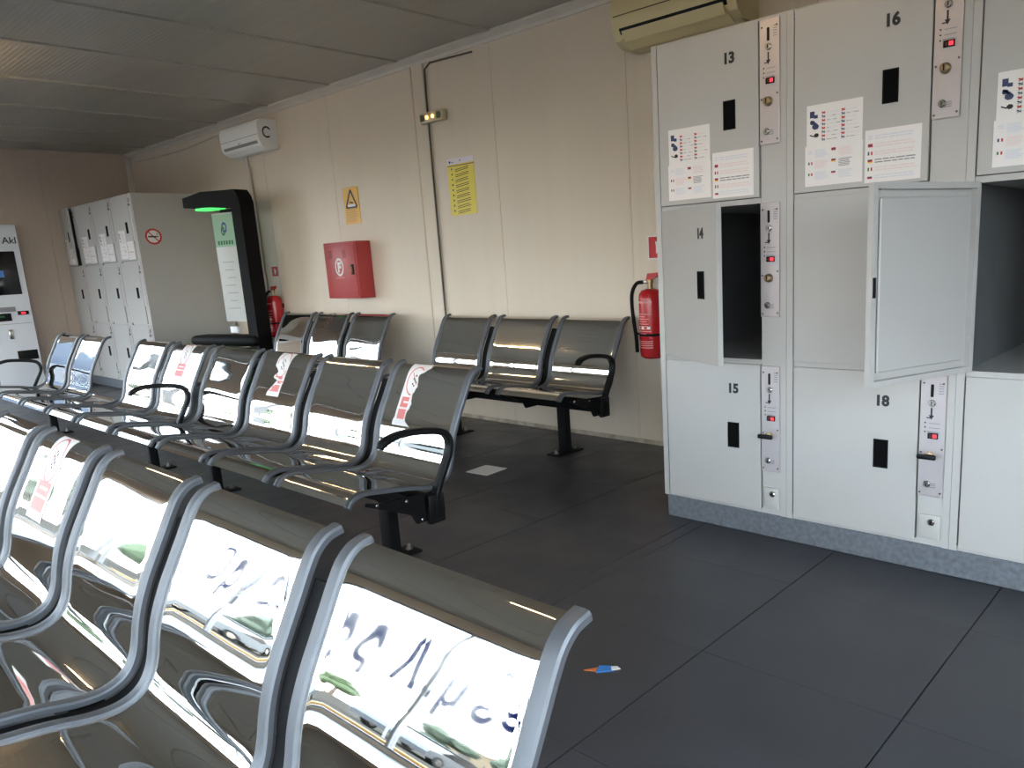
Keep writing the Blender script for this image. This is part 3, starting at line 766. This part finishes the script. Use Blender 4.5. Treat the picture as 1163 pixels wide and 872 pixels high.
# ---------------------------------------------------------------- wrapping machine
def wrapping_machine():
    t = thing('wrapping_machine', 'black luggage wrapping machine with a green lit top arm', 'machine', (-6.99, 3.40, 0), R(14))
    ob('column', MB().prism([(-.12, 0), (.0, 0), (.0, 1.78), (-.02, 1.84), (-.06, 1.89), (-.12, 1.89)], 'y', -.08, .07, BLACK), t)
    ar = ob('top_arm', MB().prism([(-.76, 1.775), (-.40, 1.755), (-.12, 1.73), (-.12, 1.89), (-.50, 1.90), (-.76, 1.86)], 'y', -.08, .07, BLACK), t)
    ob('green_light', MB().box(-.62, -.36, -.07, .06, 1.738, 1.760, mat('green_glow', (60, 255, 90), .4, emit=(.08, 1, .16), estr=.5), .008), ar)
    ob('film_carriage', MB().box(-.36, -.12, -.02, .06, .72, 1.735, BLACK, .01), t)
    pn = ob('display_board', MB().box(-.42, -.13, -.06, -.035, .72, 1.70, mat('board_white', (190, 192, 188), .4), .004), t)
    mb = MB(); y = -.0612
    mb.quad(-.415, -.135, 1.40, 1.69, y, mat('board_green', (140, 180, 150), .5))
    ob('emblem', MB().ring(-.27, 1.57, .028, .05, y-.0006, mat('mark_blue', (40, 70, 120), .5), 18, .7).ring(-.29, 1.54, .022, .042, y-.0009, GREENP, 18, .7), pn)
    for k in range(6): mb.quad(-.38+.036*k, -.38+.036*k+.025, 1.42, 1.455, y-.0006, GREENP)
    for k in range(7): mb.quad(-.36+.02*(k % 3), -.20-.02*(k % 2), 1.26-.07*k, 1.266-.07*k, y, GREYP)
    ob('print', mb, pn, kind='stuff')
    ob('film_roll', MB().lathe([(.04, .76), (.04, 1.34), (.015, 1.34), (.015, 1.38)], mat('stretch_film', (205, 208, 210), .2), 20), t, (-.46, .03, 0))
    ob('lower_arm', MB().box(-.92, -.0, -.12, .10, .49, .59, RUBBER, .045, 3), t)
    ob('socket', MB().box(-.30, -.20, -.13, -.09, .62, .68, WPLAST, .006), t)
    ob('base', MB().box(-.90, .02, -.20, .12, 0, .12, BLACK, .02), t)
    ob('green_cover', MB().lathe([(.20, .12), (.20, .40), (.16, .46), (0, .48)], mat('green_plastic', (40, 130, 50), .35), 26), t, (-.45, -.02, 0))
wrapping_machine()

# ---------------------------------------------------------------- payment kiosk
def kiosk():
    t = thing('payment_kiosk', 'white payment kiosk with a dark screen against the side wall', 'kiosk', (-9.99, 2.345, 0))
    WK = mat('kiosk_white', (226, 228, 232), .35)
    ob('cabinet', MB().box(-.36, 0, -.62, 0, .0, 1.776, WK, .008), t)
    def fx(mb, y0, y1, z0, z1, d0, d1, m, bev=0): return mb.box(d0, d1, y0, y1, z0, z1, m, bev)
    sc = ob('screen', fx(MB(), -.54, -.055, 1.06, 1.505, -.004, .006, SCREENB, .002), t)
    ob('screen_glow', fx(MB(), -.34, -.18, 1.24, 1.31, .006, .0066, mat('screen_blue', (20, 40, 70), .3, emit=(.05, .16, .4), estr=.2)), sc)
    ob('lettering', textmesh('Akl', .092, DARK, .0012), t, (.0012, -.078, 1.585), (R(90), 0, R(90)))
    ob('card_reader', fx(MB(), -.13, -.03, .845, .885, -.002, .010, BLACKP, .002).box(.010, .0108, -.10, -.06, .855, .873, LED), t)
    ob('note_slot', fx(MB(), -.34, -.19, .79, .87, -.002, .016, BLACKP, .004).box(.016, .019, -.33, -.25, .83, .85, GREENP), t)
    ob('keypad', fx(MB(), -.38, -.14, .885, .935, -.002, .006, GREYP, .002), t)
    ob('coin_tray', fx(MB(), -.20, -.02, .37, .47, -.002, .008, BLACKP, .003), t)
    ob('door_lock', fx(MB(), -.24, -.20, .60, .70, 0, .012, CHROME, .004), t)
    ob('seam', fx(MB(), -.60, -.02, .755, .759, -.001, .0008, GREYP), t)
    ob('side_seam', fx(MB(), -.405, -.400, .06, .755, -.001, .0008, GREYP), t)
kiosk()

# ---------------------------------------------------------------- litter on the floor
ob('paper_sheet', MB().prism([(-.085, -.075), (.08, -.085), (.09, .08), (-.075, .085)], 'z', 0, .0012, WHITE), None, (-3.236, 2.735, .0004), (0, 0, R(8)), label='white sheet of paper lying on the dark floor', cat='paper')
sp = MB().prism([(-.020, -.018), (.028, -.012), (.024, .016), (-.012, .020)], 'z', 0, .0015, mat('wrapper_blue', (50, 120, 190), .4))
sp.prism([(.024, -.010), (.050, -.004), (.040, .012), (.022, .012)], 'z', .0003, .0018, WHITE); sp.prism([(-.020, -.012), (-.055, -.002), (-.016, .010)], 'z', .0003, .0016, mat('wrapper_orange', (200, 110, 50), .4))
ob('sweet_wrapper', sp, None, (-1.326, 1.491, .0004), (0, 0, R(40)), label='small blue, white and orange wrapper on the floor', cat='wrapper')

# ---------------------------------------------------------------- lettering on the front glazing
def vinyl_mat():
    m = bpy.data.materials.new('blue_window_vinyl'); m.use_nodes = True; nt = m.node_tree
    nt.nodes.remove(nt.nodes['Principled BSDF']); c = (*lin((50, 78, 164)), 1)
    d = nt.nodes.new('ShaderNodeBsdfDiffuse'); d.inputs[0].default_value = c
    t = nt.nodes.new('ShaderNodeBsdfTranslucent'); t.inputs[0].default_value = c
    mx = nt.nodes.new('ShaderNodeMixShader'); mx.inputs[0].default_value = .16
    nt.links.new(d.outputs[0], mx.inputs[1]); nt.links.new(t.outputs[0], mx.inputs[2]); nt.links.new(mx.outputs[0], nt.nodes['Material Output'].inputs[0])
    return m
tl = textmesh('Οργανισμός Λιμένος', 0.43, vinyl_mat(), .011, .0008, 1.30, 'LEFT')
lo = ob('window_lettering', tl, None, (-8.20, YF-.047, 1.165), UP, label='blue Greek lettering on the front windows, mirrored in the nearest bench backs', cat='lettering')
bpy.context.view_layer.update()
lo.scale.x = 5.40/max(.1, lo.dimensions.x)

# ---------------------------------------------------------------- outside, seen through the glazing and in the seats
def outside():
    ob('pavement', MB().box(-70, 60, -90, 60, -.35, -.15, mat('asphalt', (54, 52, 50), 1., var=.12, scale=1.2, spec=0.)), kind='structure')
    ob('kerb_stone', MB().box(-16, 6, -5.6, -5.35, -.15, .02, mat('kerb_yellow', (120, 86, 14), .6, var=.1), .02), label='yellow painted kerb outside the front windows', cat='kerb')
    bark = mat('bark', (84, 70, 58), .9, var=.2)
    def tree(x, y, h, label, c):
        t = thing('tree', label, 'tree', (x, y, -.15), group='trees outside the windows')
        ob('trunk', MB().tube([(0, 0, 0), (.05, .02, h*.3), (0, 0, h*.6)], [h*.035, h*.026, h*.015], bark, 8), t)
        bm = bmesh.new()
        rnd = random.Random(int(x*13+y*7))
        for k in range(9):
            a = rnd.uniform(0, 6.28); rr = rnd.uniform(0, h*.22); m = Matrix.Translation((rr*math.cos(a), rr*math.sin(a), h*rnd.uniform(.45, .85)))
            bmesh.ops.create_icosphere(bm, subdivisions=2, radius=h*rnd.uniform(.13, .21), matrix=m)
        for v in bm.verts: v.co += Vector((rnd.gauss(0, 1), rnd.gauss(0, 1), rnd.gauss(0, 1)))*h*.018
        me = bpy.data.meshes.new('foliage'); bm.to_mesh(me); bm.free(); me.materials.append(c); tag(ob('foliage', me, t), kind='stuff')
    lf = mat('leaf_green', (54, 68, 40), .8, var=.3, scale=3); lf2 = mat('leaf_dark', (40, 52, 38), .8, var=.3, scale=3)
    for x, y, h, l, c in ((-24, -32, 2.6, 'small tree standing in front of the tree row', lf), (-66, -6, 5.5, 'dark tree beyond the side glazing', lf2), (-62, 6, 4.4, 'green tree opposite the side glazing', lf)):
        tree(x, y, h, l, c)
    nth = ['first', 'second', 'third', 'fourth', 'fifth', 'sixth', 'seventh', 'eighth', 'ninth', 'tenth', 'eleventh']
    for i in range(11):
        tree(-8-6.2*i, -50+.4*i*i, 4.9+.7*((i*7) % 3), nth[i]+' tree in the row across the car park, counted from the grey building', (lf, lf2)[i % 2])
    def car(x, y, rz, paint, label):
        t = thing('parked_car', label, 'car', (x, y, -.15), rz, 'cars parked outside')
        body = [(-2.1, .30), (-2.12, .62), (-1.95, .82), (-1.2, .90), (1.15, .88), (1.95, .74), (2.1, .55), (2.1, .30)]
        ob('car_body', MB().prism(body, 'y', -.85, .85, paint), t)
        ob('cabin', MB().prism([(-1.75, .86), (-1.35, 1.38), (-.6, 1.46), (.2, 1.42), (1.0, .87)], 'y', -.72, .72, SCREENB), t)
        ob('car_roof', MB().prism([(-1.37, 1.385), (-.6, 1.47), (.22, 1.425), (.2, 1.46), (-.6, 1.505), (-1.37, 1.42)], 'y', -.73, .73, paint), t)
        for wx in (-1.3, 1.3):
            for wy in (-.86, .70): ob('wheel', MB().lathe([(.31, 0), (.31, .16)], RUBBER, 18, axis='y').lathe([(.18, -.01), (.18, .17)], CHROME, 14, axis='y'), t, (wx, wy, .31))
    car(-12.5, -11.5, R(65), mat('car_grey', (66, 70, 76), .35, .3), 'grey car parked outside the front windows')
    car(-18.5, -10.0, R(70), mat('car_white', (96, 98, 100), .35), 'pale silver car parked beyond the grey one')
    car(-8.0, -13.0, R(60), mat('car_red', (150, 40, 38), .25), 'red car parked outside the front windows')
    v = thing('added_van', 'added blue-grey van outside the side door, darkening the far seat reflections', 'van', (-16.4, 1.6, -.15), R(90))  # van added to block the bright outdoors mirrored in the far seats
    vp = mat('van_paint', (52, 62, 78), .3)
    ob('van_body', MB().prism([(-2.6, .35), (-2.6, 2.3), (-2.45, 2.45), (1.3, 2.45), (1.75, 1.55), (2.5, 1.2), (2.6, .35)], 'y', -.95, .95, vp), v)
    ob('windscreen', MB().prism([(1.34, 2.36), (1.76, 1.56), (1.80, 1.58), (1.38, 2.38)], 'y', -.85, .85, SCREENB), v)
    ob('side_window', MB().box(.3, 1.3, -.965, -.94, 1.55, 2.2, SCREENB), v)
    for wx in (-1.7, 1.7):
        for wy in (-.97, .79): ob('wheel', MB().lathe([(.34, 0), (.34, .18)], RUBBER, 18, axis='y'), v, (wx, wy, .34))
    def building(x, y, w, d, h, c, label):
        t = thing('low_building', label, 'building', (x, y, -.15))
        ob('facade', MB().box(-w/2, w/2, -d/2, d/2, 0, h, c), t); ob('roof', MB().box(-w/2-.2, w/2+.2, -d/2-.2, d/2+.2, h, h+.25, mat('roof_edge', (100, 66, 50), .8)), t)
        n = int(w/3)
        for k in range(n):
            for z in ([1.0, 4.0] if h > 5 else [1.0]): ob('window', MB().box(-w/2+1+k*3, -w/2+2.4+k*3, d/2-.02, d/2+.03, z, z+1.5, SCREENB), t)
    building(-46, -62, 24, 8, 8.0, mat('facade_cream', (98, 86, 68), .8), 'cream two storey building across the car park')
    building(-12, -66, 20, 8, 6.0, mat('facade_grey', (78, 76, 74), .8), 'grey low building across the car park')
    s = thing('road_sign', 'round grey-backed road sign on a pole outside', 'road sign', (-10.5, -8.5, -.15))
    ob('pole', MB().tube([(0, 0, 0), (0, 0, 2.4)], .03, ALU, 10), s); ob('disc', MB().lathe([(.3, .03), (.3, .045), (0, .05)], ALU, 24, axis='y'), s, (0, 0, 2.15))
outside()
